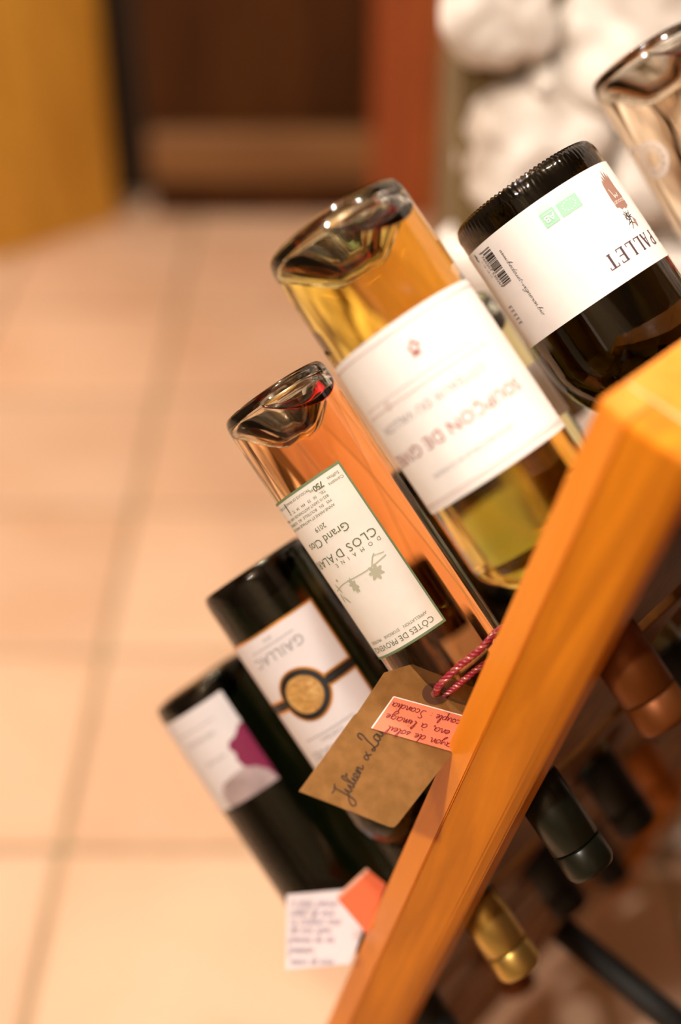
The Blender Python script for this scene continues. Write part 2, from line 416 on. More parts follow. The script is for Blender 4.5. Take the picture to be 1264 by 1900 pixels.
GL = {  # joined-up pen letters: strokes in x-heights, last number is the advance
 'a': ([[(.75, .85), (.3, .95), (.05, .4), (.3, 0), (.7, .4), (.8, .9), (.78, .15), (1.0, .05)]], 1.0),
 'b': ([[(0, .2), (.35, 1.7), (.3, 2.1), (.12, 1.5), (.1, .1), (.45, .0), (.65, .5), (.4, .9), (.12, .5)]], .85),
 'c': ([[(.65, .8), (.35, .95), (.05, .45), (.3, 0), (.7, .15)]], .75),
 'd': ([[(.7, .8), (.3, .95), (.05, .4), (.3, 0), (.65, .4), (.85, 2.0), (.75, .1), (1.0, .05)]], 1.0),
 'e': ([[(0, .3), (.5, .65), (.4, .98), (.1, .6), (.2, .05), (.7, .2)]], .7),
 'g': ([[(.7, .85), (.3, .95), (.05, .45), (.3, .05), (.7, .5), (.75, .9), (.7, -.6), (.35, -1.1), (.1, -.7), (.9, .1)]], .95),
 'i': ([[(0, .2), (.2, .95), (.22, .1), (.45, .1)], [(.26, 1.45), (.32, 1.55)]], .45),
 'l': ([[(0, .2), (.4, 1.5), (.33, 2.1), (.15, 1.4), (.2, .1), (.45, .1)]], .45),
 'm': ([[(0, .9), (.1, 0), (.25, .7), (.45, .95), (.5, .05), (.65, .7), (.85, .95), (.92, .1), (1.15, .1)]], 1.15),
 'n': ([[(0, .9), (.1, 0), (.25, .7), (.5, .95), (.6, .1), (.85, .1)]], .85),
 'o': ([[(.4, .95), (.05, .5), (.3, 0), (.65, .4), (.45, .95), (.8, .85)]], .8),
 'p': ([[(.05, .9), (.1, -1.0), (.15, .5), (.5, .98), (.7, .5), (.4, .02), (.15, .2)]], .8),
 'r': ([[(0, .1), (.15, .95), (.2, .75), (.55, .8), (.5, .2), (.7, .1)]], .65),
 's': ([[(0, .1), (.4, .95), (.3, .6), (.5, .2), (.15, 0)]], .6),
 't': ([[(.2, 1.6), (.2, .2), (.5, .05)], [(-.05, 1.05), (.55, 1.15)]], .55),
 'u': ([[(0, .9), (.08, .15), (.35, .05), (.6, .9), (.62, .1), (.85, .1)]], .85),
 'v': ([[(0, .9), (.25, 0), (.6, .95), (.8, .85)]], .75),
 'w': ([[(0, .9), (.2, 0), (.45, .8), (.65, 0), (.95, .95)]], .95),
 'y': ([[(0, .9), (.15, .3), (.4, .3), (.65, .9), (.6, -.6), (.2, -1.0), (.8, .1)]], .8),
 'S': ([[(.9, 1.9), (.5, 2.1), (.25, 1.6), (.75, 1.0), (.6, .1), (0, .1)]], 1.1),
 '.': ([[(.1, 0), (.17, .08)]], .35), ',': ([[(.15, .1), (.02, -.35)]], .4), '-': ([[(0, .5), (.7, .55)]], .8),
 ':': ([[(.1, .1), (.15, .18)], [(.12, .7), (.17, .78)]], .5), '\u2019': ([[(.1, 1.9), (.02, 1.5)]], .25),
 '\u00e0': ([[(.75, .85), (.3, .95), (.05, .4), (.3, 0), (.7, .4), (.8, .9), (.78, .15), (1.0, .05)], [(.25, 1.7), (.55, 1.35)]], 1.0), ' ': ([], .7)}
def pen(pr, s, xh, w, ox, oy, rot=0, slant=.25, total=None):
    adv = sum(GL[c][1] for c in s); k = (total/(adv*xh)) if total else 1.0
    x = 0; c_, s_ = math.cos(rot), math.sin(rot)
    for ch in s:
        for st in GL[ch][0]:
            pts = [((x+px+slant*py)*xh*k, py*xh) for px, py in st]
            pr.stroke(pts, w, ox, oy, rot)
        x += GL[ch][1]
    return pr
def serif(pr, word, h, ox, oy, adv):
    """roman capitals with slab serifs, drawn as filled strokes"""
    t, th = h*.16, h*.06
    def bar(x0, y0, x1, y1, w): pr.stroke([(x0, y0), (x1, y1)], w, ox+X, oy, smooth=False)
    X = 0
    for ch in word:
        a = adv*.78
        if ch in 'PEL':
            bar(a*.2, 0, a*.2, h, t); bar(0, th/2, a*.42, th/2, th); bar(0, h-th/2, a*.42, h-th/2, th)
        if ch == 'P': pr.stroke([(a*.2, h-th/2), (a*.6, h-th/2), (a*.85, h*.76), (a*.6, h*.5), (a*.2, h*.5)], th*1.7, ox+X, oy)
        if ch == 'L': bar(a*.2, th/2, a*.9, th/2, th); bar(a*.88, 0, a*.88, h*.24, th)
        if ch == 'E':
            for y in (th/2, h/2, h-th/2): bar(a*.2, y, a*.85, y, th)
            bar(a*.84, 0, a*.84, h*.2, th); bar(a*.84, h*.8, a*.84, h, th)
        if ch == 'A':
            bar(a*.12, 0, a*.5, h, th*1.3); bar(a*.5, h, a*.9, 0, t); bar(a*.28, h*.36, a*.74, h*.36, th); bar(-.02*a, th/2, a*.3, th/2, th); bar(a*.7, th/2, a*1.05, th/2, th)
        if ch == 'T':
            bar(a*.5, 0, a*.5, h, t); bar(0, h-th/2, a, h-th/2, th); bar(a*.02, h*.78, a*.02, h, th); bar(a*.98, h*.78, a*.98, h, th); bar(a*.28, th/2, a*.72, th/2, th)
        X += adv
    return pr

# ------------------------------------------------------------------ wine bottles
def bez(p0, p1, p2, p3, n):
    out = []
    for i in range(1, n+1):
        t = i/n; a = (1-t)**3; b = 3*(1-t)**2*t; c = 3*(1-t)*t*t; d = t**3
        out.append((a*p0[0]+b*p1[0]+c*p2[0]+d*p3[0], a*p0[1]+b*p1[1]+c*p2[1]+d*p3[1]))
    return out
def bottle_profiles(R, L, zb, zn, punt=.024, rn=.0142, style='bordeaux', wall=.0034):
    o = [(0, punt), (R*.20, punt*.97)] + bez((R*.20, punt*.97), (R*.32, punt*.92), (R*.60, punt*.36), (R*.82, .0008), 8)
    o += bez((R*.82, .0008), (R*.97, -.0008), (R, .003), (R, .011), 6)
    o += [(R, zb*.4), (R, zb)]
    if style == 'bordeaux': o += bez((R, zb), (R, zb+.4*(zn-zb)), (rn*1.2, zb+.5*(zn-zb)), (rn, zn), 12)
    else: o += bez((R, zb), (R*.98, zb+.35*(zn-zb)), (rn*1.7, zb+.55*(zn-zb)), (rn, zn), 14)
    o += [(rn, L-.003), (rn-.002, L), (0, L)]
    Ri = R-wall; ri = rn-.004
    i = [(0, punt+.0045), (R*.24, punt+.0035)] + bez((R*.24, punt+.0035), (R*.38, punt*.94+.003), (R*.64, punt*.38+.004), (R*.80, .0065), 8)
    i += bez((R*.80, .0065), (R*.90, .0065), (Ri, .010), (Ri, .017), 5)
    i += [(Ri, zb*.4), (Ri, zb)]
    if style == 'bordeaux': i += bez((Ri, zb), (Ri, zb+.4*(zn-zb)), (ri*1.2, zb+.5*(zn-zb)), (ri, zn), 12)
    else: i += bez((Ri, zb), (Ri*.98, zb+.35*(zn-zb)), (ri*1.7, zb+.55*(zn-zb)), (ri, zn), 14)
    i += [(ri, L-.04), (0, L-.04)]
    return o, i
def cut_mesh(vs, fs, co, no, keep_above):
    bm = bmesh.new(); bv = [bm.verts.new(v) for v in vs]
    for f in fs: bm.faces.new([bv[k] for k in f])
    res = bmesh.ops.bisect_plane(bm, geom=bm.verts[:]+bm.edges[:]+bm.faces[:], plane_co=co, plane_no=no, clear_inner=keep_above, clear_outer=not keep_above)
    ed = [e for e in bm.edges if e.is_boundary]
    if ed: 
        fl_ = bmesh.ops.triangle_fill(bm, use_beauty=True, use_dissolve=False, edges=ed)
    bmesh.ops.recalc_face_normals(bm, faces=bm.faces)
    return bm
class Bottle:
    def __init__(s, r, c, R, L, s_base, zb, zn, label, glassmat, wine=None, style='bordeaux', cap='cap_black', caplen=.058, shift=(0, 0, 0), level=.012, punt=.024, axis=None, seg=72, mod=None, group='wine bottles in the rack'):
        b = (axis or Bd).normalized(); P = hole(r, c) - b*s_base + Vector(shift)
        tc = CAMP-(P+b*.09); tc -= b*tc.dot(b); Y = -tc.normalized(); X = Y.cross(b)
        m = Matrix(((*X, 0), (*Y, 0), (*b, 0), (0, 0, 0, 1))).transposed(); m = Matrix.Translation(P) @ m
        s.R, s.m = R, m
        s.root = empty('wine_bottle', m); tag(s.root, label, 'bottle', group)
        op, ip = bottle_profiles(R, L, zb, zn, punt, style=style)
        vs, fs = lathe(op, seg, mod)
        s.body = mesh_obj('glass_body', vs, fs, glassmat, s.root, True)
        if wine:
            iv, if_ = lathe(ip, seg)
            zl = m.to_3x3().inverted() @ UP; co = Vector((0, 0, level))
            bm_obj('wine', cut_mesh(iv, if_, co, zl, False), wine, s.root, False)
            bm_obj('air_space', cut_mesh(iv, if_, co+zl*.0003, zl, True), M['air'], s.root, False)
            for o in s.root.children:
                if o.name.split('.')[0] in ('wine', 'air_space'):
                    up = zl.normalized()
                    for p in o.data.polygons: p.use_smooth = abs(p.normal.dot(up)) < .9995
        if cap:
            rc = .0156
            pr = [(.0148, L-caplen), (rc, L-caplen+.0005), (rc, L-.0185), (rc-.0008, L-.018), (.0142, L-.018)]
            v1, f1 = lathe(pr, 40); mesh_obj('cap_skirt', v1, f1, M[cap], s.root, True)
            pr = [(.0142, L-.0172), (rc-.0006, L-.0172), (rc, L-.0165), (rc, L-.003), (rc-.0006, L-.001), (rc-.0022, L+.0012), (0, L+.0015)]
            v1, f1 = lathe(pr, 40); mesh_obj('cap_top', v1, f1, M[cap], s.root, True)
    def patch(s, name, s0, s1, z0, z1, mat, parent, lift=.0002, th=.00025, n=None):
        """curved paper label from arc length s0..s1 and height z0..z1 (mm), with thickness"""
        n = n or max(4, int((s1-s0)/2)); vs, fs = [], []
        for i in range(n+1):
            a = (s0+(s1-s0)*i/n)*.001/s.R
            for rr in (s.R+lift, s.R+lift+th):
                for z in (z0, z1): vs.append((rr*math.sin(a), -rr*math.cos(a), z*.001))
        for i in range(n):
            p, q = 4*i, 4*i+4
            fs += [(p+2, q+2, q+3, p+3), (p+1, q+1, q, p), (p, q, q+2, p+2), (p+3, q+3, q+1, p+1)]
        fs += [(0, 2, 3, 1), (4*n+1, 4*n+3, 4*n+2, 4*n)]
        return mesh_obj(name, vs, fs, mat, parent or s.root, False)
    def ink(s, name, pr, mat, parent, lift=.0007):
        V, F = pr.v, pr.f
        if any(max(V[i][0] for i in f)-min(V[i][0] for i in f) > 4.5 for f in F):
            bm = bmesh.new(); bv = [bm.verts.new((x, y, 0)) for x, y in V]
            for f in F:
                try: bm.faces.new([bv[i] for i in f])
                except ValueError: pass
            bmesh.ops.triangulate(bm, faces=bm.faces[:])
            for _ in range(5):
                ed = [e for e in bm.edges if abs(e.verts[0].co.x-e.verts[1].co.x) > 3.0]
                if not ed: break
                bmesh.ops.subdivide_edges(bm, edges=ed, cuts=1); bmesh.ops.triangulate(bm, faces=bm.faces[:])
            bm.verts.index_update(); V = [(v.co.x, v.co.y) for v in bm.verts]; F = [tuple(v.index for v in f.verts) for f in bm.faces]; bm.free()
        vs = []
        for x, y in V:
            a = x*.001/s.R; rr = s.R+lift; vs.append((rr*math.sin(a), -rr*math.cos(a), y*.001))
        return mesh_obj(name, vs, F, mat, parent)
    def lines(s, name, mat, parent, *texts, lift=.0007):
        for t in texts:
            body, size, x, y, al, kw = (list(t)+['CENTER', {}])[:6] if len(t) < 5 else (list(t)+[{}])[:6]
            p = Print(); p.text(body, size, x, y, al, **kw); s.ink(name, p, mat, parent, lift)

RK = K
# --- rosé, front column, third row: green-edged white label
b = Bottle(2, 0, .0348, .338, .2311, .190, .245, 'clear bottle of orange rosé wine with a narrow green-edged white label', M['clear'], M['wine_rose'], cap='cap_black', caplen=.062, level=-.010, punt=.030)
lb = b.patch('front_label', -9.5, 82, 57, 166, M['paper_warm'], None)
pr = Print(); bw = 1.5
pr.rect(-9.5, 57, 82, 57+bw, 44); pr.rect(-9.5, 166-bw, 82, 166, 44); pr.rect(-9.5, 57, -9.5+bw*.8, 166); pr.rect(82-bw, 57, 82, 166)
b.ink('label_border', pr, M['border_green'], lb, .0006)
b.lines('lettering', M['ink_green'], lb, ("CLOS D'ALARI", 7.4, -5.2, 98.6, 'LEFT', dict(space=1.12)), ('D   O   M   A   I   N   E', 3.4, -5, 105.0, 'LEFT'),
        ('C\u00d4TES DE PROVENCE', 5.0, -4.5, 158.6, 'LEFT', dict(space=1.02)), ("APPELLATION    D'ORIGINE    PROT\u00c9G\u00c9E", 2.5, -3, 154.6, 'LEFT'),
        ('750', 5.0, 8.2, 61.2, 'CENTER', dict(space=.85, bold=.12)), ('ML', 2.4, 13.4, 61.8), ('Grand Clos', 7.2, 22.5, 87.5), ('2019', 4.3, 21.5, 81.4))
b.lines('small_lettering', M['ink_green'], lb, *[(t, 2.35, 6.0, 75.4-3.1*k, 'LEFT') for k, t in enumerate(('ANNE-MARIE ET NATHALIE VANCOILLIE', 'MIS   EN   BOUTEILLE   AU   DOMAINE', '83510 SAINT-ANTONIN-DU-VAR - FRANCE', 'TEL.   00   33   494   04   72   39'))],
        ('PRODUCE OF FRANCE', 2.2, 25, 60.6), ('Contains', 2.7, -2.2, 64.6), ('Sulfites', 2.7, -2.2, 61.4), ('13 % VOL', 2.4, 41, 61))
pr = Print(); pr.stroke([(36, 60), (36, 66)], 1.0, smooth=False); b.ink('small_mark', pr, M['ink_green'], lb)
def leaf(pr, ox, oy, L_, W_, lobes, rot, seed=0):
    rnd = random.Random(seed); pts = []
    n = lobes*4
    for k in range(n):
        a = 2*math.pi*k/n; rr = 1 - .42*(k % 4 == 0) - .18*(k % 2) + rnd.uniform(-.08, .08)
        pts.append((rr*L_*math.cos(a), rr*W_*math.sin(a)))
    pr.poly(pts, ox, oy, rot)
pr = Print()
leaf(pr, 8, 121, 4.9, 4.9, 7, .3, 1); leaf(pr, 24.5, 121, 5.6, 3.0, 8, 1.7, 2)
pr.stroke([(8, 117), (5, 113), (3, 111.5)], .7); pr.stroke([(4, 112.5), (-2, 114)], .5)
for dx, dy, rt in ((38, 118, 1.9), (41, 124, 1.4), (37, 126, 2.2)): pr.poly([(3.6*math.cos(a)*.95, .75*math.sin(a)) for a in [2*math.pi*k/10 for k in range(10)]], dx, dy, rt)
pr.disc(34.5, 113.5, 1.0, 8)
b.ink('leaf_motif', pr, M['ink_greenpale'], lb)
pr = Print(); pr.stroke([(-2, 116), (12, 117.5), (30, 117), (42, 119)], .7); b.ink('twig_motif', pr, M['ink_greenpale'], lb, .00066)
ROSE = b

# --- golden white wine, front column, top row: broad white label
b = Bottle(3, 0, .0412, .316, .2165, .193, .236, 'clear bottle of golden white wine with a broad white label and copper cap', M['clear'], M['wine_yellow'], cap='cap_copper', caplen=.056, level=-.015, punt=.030)
lb = b.patch('front_label', -66, 78, 66, 157, M['paper'], None)
pr = Print(); pr.rect(-66, 69.5, 78, 70.3, 60); pr.rect(-66, 152.2, 78, 152.9, 60); pr.rect(-66, 154.0, 78, 154.4, 60)
b.ink('label_rule', pr, M['ink_pale'], lb)
pr = Print(); pr.text('SOUP\u00c7ON DE GIVRE', 9.6, 8, 122, space=1.02, bold=.02)
b.ink('lettering', pr, M['ink_red'], lb)
b.lines('small_lettering', M['ink_grey'], lb, ('C\u00d4TEAUX DU VALLON', 6.6, 10, 106.5), ('MIS EN BOUTEILLE AU DOMAINE', 3.4, 6, 140))
pr = Print(); pr.stroke([(-34, 99.5), (52, 99.5)], .7, smooth=False); pr.stroke([(-28, 95.2), (50, 95.2)], .5, smooth=False); pr.disc(30, 98.5, 2.3, 12, 1.4)
pr.v = [p for p in pr.v]; b.ink('fine_rule', pr, M['ink_pale'], lb)
pr = Print(); leaf(pr, 0.5, 82.5, 5.4, 3.3, 5, 1.45, 4); b.ink('emblem', pr, M['ink_red'], lb)
pr = Print(); pr.disc(.5, 82, 1.5, 10); b.ink('emblem_heart', pr, M['paper'], lb, .0009)
GOLD = b

# --- dark red wine, second column, top row: wide white wrap-around label, knurled base
def knurl(r, z, a):
    R_ = .048
    if r > .86*R_ and z < .008: return (r*(1+.006*math.cos(90*a)), z+.0006*math.cos(90*a+1))
    return r, z
b = Bottle(3, 1, .048, .300, .1865, .106, .180, 'very wide dark olive bottle with a white wrap-around label, its knurled base raised', M['olive_glass'], None, style='burgundy', cap='cap_black_matt', punt=.02, seg=270, mod=knurl, shift=(-.0045, 0, -.0015))
lb = b.patch('wrap_label', -82, 84, 17.5, 83, M['paper'], None, n=110)
pr = Print(); serif(pr, 'LE', 9.0, -79.5, 64.6, 7.4); serif(pr, 'PALLET', 9.0, -58.8, 64.6, 7.4)
b.ink('lettering', pr, M['ink_plum'], lb)
pr = Print(); pr.rect(-23.5, 25.2, -9.9, 33.6, 8); pr.rect(-8.2, 24.8, .6, 33.6, 5); b.ink('certification_mark', pr, M['mint'], lb)
pr = Print()
for k in range(12):
    a = 2*math.pi*k/12; pr.disc(-16.7+3.6*math.cos(a)*1.15, 29.3+2.7*math.sin(a), .45, 5)
pr.text('AB', 5.6, -3.8, 27.6, bold=.06, space=.85); pr.stroke([(-7, 26.6), (-.8, 26.6)], .35, smooth=False)
b.ink('certification_star', pr, M['paper'], lb, .0009)
pr = Print()
for k in range(3): pr.rect(-23, 23.8-1.2*k, -10.5, 24.2-1.2*k, 6); pr.rect(-8, 23.6-1.2*k, 0, 24.0-1.2*k, 3)
b.ink('fine_print', pr, M['paper_lilac'], lb, .0008)
pr = Print()
pr.poly([(-53.6, 46.6), (-50, 47.8), (-49.4, 46.6), (-46, 47.2), (-45.2, 45.6), (-42.6, 45.0), (-42.6, 38), (-43.4, 30), (-44.6, 27.0), (-45.4, 30), (-46.4, 24.4), (-47.6, 28.8), (-48.8, 21.2), (-49.6, 27.6), (-51.2, 22.4), (-51.8, 27.8), (-53.4, 24.6), (-53.2, 34), (-54.2, 40)])
b.ink('castle_mark', pr, M['castle_brown'], lb)
pr = Print(); pr.text('BEDOUET', 2.7, -48, 41.2); pr.stroke([(-50, 37), (-49, 39.4), (-47.5, 38), (-46.4, 39.6), (-45.8, 36.6), (-44.8, 33.6)], .5); b.ink('castle_lettering', pr, M['paper'], lb, .0009)
pr = Print()
for pts in ([(-52, 56.5), (-49, 53), (-46, 54.5), (-44, 51.5)], [(-50.5, 49), (-48, 52.5), (-46.5, 58)], [(-47.2, 49), (-46.6, 53), (-44.4, 56.6)], [(-44, 49.6), (-46.6, 52.4), (-50.5, 52)], [(-49, 50.5), (-46, 51), (-43.8, 54)], [(-45.4, 48.6), (-47.6, 54.6), (-44.6, 60)], [(-48.8, 57.4), (-46, 56), (-42.8, 57)]): pr.stroke(pts, .42)
b.ink('vine_sketch', pr, M['ink'], lb)
pr = Print(); pr.poly([(2.8*math.cos(a), 1.05*math.sin(a)) for a in [2*math.pi*k/12 for k in range(12)]], -50.2, 57.2, 1.5); b.ink('grape_mark', pr, M['castle_brown'], lb)
pr = Print(); rnd = random.Random(3); y = 21.4
pat = '101000110100010111101011110011001001101010101010111001010000101011101001110010110011100101'
for k, ch in enumerate(pat):
    if ch == '1': pr.rect(36.4, y+k*.262, 44.6 if 2 < k < 87 and not 43 < k < 47 else 45.6, y+(k+1)*.262+.02, 4)
b.ink('barcode', pr, M['ink'], lb)
pr = Print(); pr.text('3 760201 530269', 3.5, 47.6, 32.6, rot=math.pi/2, space=.98); b.ink('barcode_digits', pr, M['ink'], lb)
pr = Print(); pen(pr, 'www.bedouet-vigneron.bio', 1.6, .22, 31.6, 27, math.pi/2, .3, total=44.5); b.ink('handwriting', pr, M['ink'], lb)
pr = Print(); pr.stroke([(54, 19.6), (52.6, 21.6), (54, 22.8), (52.8, 24.6)], .9); pr.stroke([(53, 19.8), (54.4, 23.2)], .6); b.ink('small_mark', pr, M['ink'], lb)
pr = Print()
for k in range(5): pr.rect(50, 56+2.7*k, 55, 57.0+2.7*k, 3); pr.stroke([(50.2, 56.5+2.7*k), (50.2, 58+2.7*k)], .5, smooth=False)
for k in range(3): pr.text('S Q', 2.6, 50.8, 27.5+3.6*k, rot=math.pi/2)
b.ink('faint_lettering', pr, M['ink_grey'], lb)
MAGNUM = b

# --- dark bottle with gold-edged two-panel label and round seal, front column, second row
b = Bottle(1, 0, .0385, .316, .2146, .176, .226, 'dark bottle with a gold-edged white label and round gold seal', M['black_glass'], None, cap='cap_gold', caplen=.056, level=.02)
la = b.patch('front_label', -21, 56, 37.5, 82.6, M['paper_lilac'], None)
l2 = b.patch('lower_label', -21, 56, 88.6, 138, M['paper_lilac'], None)
for (z0, z1, par) in ((37.5, 82.6, la), (88.6, 138, l2)):
    pr = Print(); e = 1.5
    pr.rect(-21, z0, 56, z0+e, 36); pr.rect(-21, z1-e, 56, z1, 36); pr.rect(-21, z0, -21+e, z1); pr.rect(56-e, z0, 56, z1)
    b.ink('gold_edge', pr, M['gold'], par, .0006)
pr = Print(); pr.disc(17, 85.6, 18.0, 48, 15.9); b.ink('seal_halo', pr, M['gold'], la, .0007)
pr = Print(); pr.disc(17, 85.6, 16.6, 48); pr.rect(-21, 83.2, 56, 88.0, 36); b.ink('seal_ring', pr, M['black_print'], la, .0009)
pr = Print(); pr.disc(17, 85.6, 12.6, 40); b.ink('seal_disc', pr, M['gold_seal'], la, .0012)
b.lines('lettering', M['ink_grey'], la, ('GAILLAC', 9.6, 17, 51.5, 'CENTER', dict(space=1.05)), ('2018', 3.2, 17, 42.5)); pr = Print(); pr.rect(0, 47.4, 34, 47.9, 12); b.ink('fine_rule', pr, M['ink_grey'], la)
b.lines('lettering', M['ink_grey'], l2, ('CH\u00c2TEAU', 4, 17, 114.5), ('MAYRAGUES', 8.4, 17, 121)); pr = Print(); pr.rect(-2, 112, 38, 112.6, 14); b.ink('fine_rule', pr, M['ink_grey'], l2)

# --- lowest dark bottle of the front column: white label with magenta and mauve shapes
b = Bottle(0, 0, .0400, .314, .2310, .190, .236, 'lowest dark bottle, its white label splashed magenta and mauve', M['black_glass'], None, cap='cap_black_matt', shift=tuple((RIGHT*.827+CUP*.563)*-.0065))
la = b.patch('front_label', -6.5, 66, 13.5, 86, M['paper_lilac'], None)
pr = Print(); pr.add([(-6.5, 40), (-4, 39), (3, 45), (8.5, 46), (11, 50), (9, 55), (10.5, 60), (9, 66), (3, 70), (-6.5, 86), (-6.5, 74), (-6.5, 62), (-6.5, 50)], [(0, 1, 2, 12), (2, 3, 4, 5), (12, 2, 5, 11), (11, 5, 6, 7), (11, 7, 8, 10), (10, 8, 9)]); b.ink('magenta_shape', pr, M['magenta'], la)
pr = Print(); pr.poly([(-6.5, 86), (-4, 77), (2, 70), (10, 66), (20, 67), (30, 69), (37, 75), (38, 82), (36, 86), (15, 86)]); b.ink('mauve_shape', pr, M['mauve'], la, .0008)
b.lines('lettering', M['ink_grey'], la, ('VIN ROUGE', 5, 26, 33), ('sud-ouest', 4.5, 24, 51, 'CENTER', dict(shear=.2))); pr = Print(); pr.rect(8, 26, 44, 26.5, 14); b.ink('fine_rule', pr, M['ink_grey'], la)

# --- pale green bottle, second column, third row, behind the golden one
b = Bottle(2, 1, .0352, .32, .218, .18, .235, 'pale green glass bottle wedged behind the golden wine, white label low on it', M['green_tint'], M['wine_white'], cap='cap_black_matt', level=-.004)
la = b.patch('front_label', -62, 40, 58, 96, M['paper'], None)
# --- clear pale rosé bottle at the upper right, third column
b = Bottle(3, 2, .0400, .32, .227, .18, .235, 'clear bottle of pale rosé at the upper right with a white ring print', M['clear'], M['wine_pale'], cap='cap_copper', level=-.012, punt=.030, axis=Bd+Vector((-.055, 0, -.02)), shift=(0, 0, .002))
pr = Print(); pr.disc(31, 66, 12.5, 32, 10.2); pr.disc(31, 66, 7.6, 24, 6.2); pr.stroke([(38, 52), (46, 53), (54, 55)], 3.0)
for k in range(12):
    a = 2*math.pi*k/12; pr.disc(31+9*math.cos(a), 66+9*math.sin(a), 1.0, 6)
b.ink('ring_print', pr, M['white_enamel'], b.root, .0004)
la = b.patch('label_band', -46, 21, 94, 106, M['white_enamel'], None)
pr = Print(); pr.text('R', 34, 8, 112, bold=.4); pr.disc(-8, 122, 9, 20, 6); b.ink('red_lettering', pr, M['red_print'], b.root, .0004)
# --- bottles behind, seen by their caps, shoulders and label edges
b = Bottle(1, 2, .0372, .31, .214, .176, .222, 'dark bottle deep in the third column, only its white label edge showing', M['olive_glass'], None, cap='cap_orange')
b.patch('front_label', -60, 45, 44, 92, M['paper'], None)
b = Bottle(1, 1, .0385, .31, .214, .176, .222, 'dark bottle seen through the orange rosé, black capsule under the rack', M['olive_glass'], None, cap='cap_black_matt')
b.patch('front_label', 5, 50, 60, 100, M['paper_warm'], None)
b = Bottle(0, 1, .0385, .30, .214, .176, .222, 'dark bottle behind the kraft tag with a white curl on its label', M['black_glass'], None, cap='cap_black_matt')
b.patch('front_label', -35, 40, 60, 118, M['paper'], None)
b = Bottle(-1, 1, .0385, .30, .214, .176, .222, 'dark bottle low in the second column behind the gold-sealed one', M['black_glass'], None, cap='cap_copper')
b.patch('front_label', -18, 30, 84, 104, M['paper'], None)
b = Bottle(-1, 2, .0385, .30, .214, .176, .222, 'lowest dark bottle of the third column, black capsule over the floor', M['black_glass'], None, cap='cap_black_matt')
b = Bottle(0, 2, .0385, .30, .214, .176, .222, 'dark bottle of the third column with an orange capsule below the boards', M['black_glass'], None, cap='cap_orange')

# ------------------------------------------------------------------ kraft tag tied with red cord
E0 = at(808, 1287, .807)
Ntag = (-(ray(700, 1380).normalized()) + CUP*.36 + RIGHT*(.45)).normalized()
def on_tag(px, py, off=0.0):
    r_ = ray(px, py); t = (E0-CAMP).dot(Ntag)/r_.dot(Ntag); return CAMP + r_*t + Ntag*off
tagroot = empty('gift_tag', Matrix.Translation(on_tag(660, 1500))); tag(tagroot, 'brown kraft paper tag on red cord, handwritten, salmon sticker on it', 'tag')
TI = tagroot.matrix_world.inverted()
def plate(name, pxs, off0, off1, mat, parent):
    n = len(pxs); vs = [TI @ on_tag(x, y, off0) for x, y in pxs]+[TI @ on_tag(x, y, off1) for x, y in pxs]
    fs = [tuple(range(n)), tuple(range(n, 2*n))]+[(k, (k+1) % n, n+(k+1) % n, n+k) for k in range(n)]
    o = mesh_obj(name, vs, fs, mat, parent)
    bm = bmesh.new(); bm.from_mesh(o.data); bmesh.ops.recalc_face_normals(bm, faces=bm.faces); bm.to_mesh(o.data); bm.free()
    return o
card = plate('card', [(555, 1468), (650, 1505), (722, 1534), (731, 1535), (738, 1529), (905, 1315), (893, 1276), (768, 1231), (713, 1248), (664, 1322), (657, 1327)], -.0007, 0, M['kraft'], tagroot)
def px_ink(name, quadfun, pr, off, mat, parent):
    vs = [TI @ on_tag(*quadfun(x, y), off) for x, y in pr.v]; return mesh_obj(name, vs, pr.f, mat, parent)
pr = Print(); pr.disc(0, 0, 25, 28, 9.5)
px_ink('eyelet_ring', lambda x, y: (808+x, 1287+y*.83), pr, .0004, M['kraft_ring'], tagroot)
stk = plate('sticker', [(689, 1352), (730, 1293), (900, 1340), (848, 1398), (827, 1392)], .0002, .0006, M['sticker'], tagroot)
pr = Print(); pr.stroke([(689, 1352), (730, 1293.5)], 2.6, smooth=False); pr.stroke([(730, 1293.5), (900, 1340.5)], 2.2, smooth=False)
px_ink('sticker_edge', lambda x, y: (x, y), pr, .0008, M['sticker_edge'], stk)
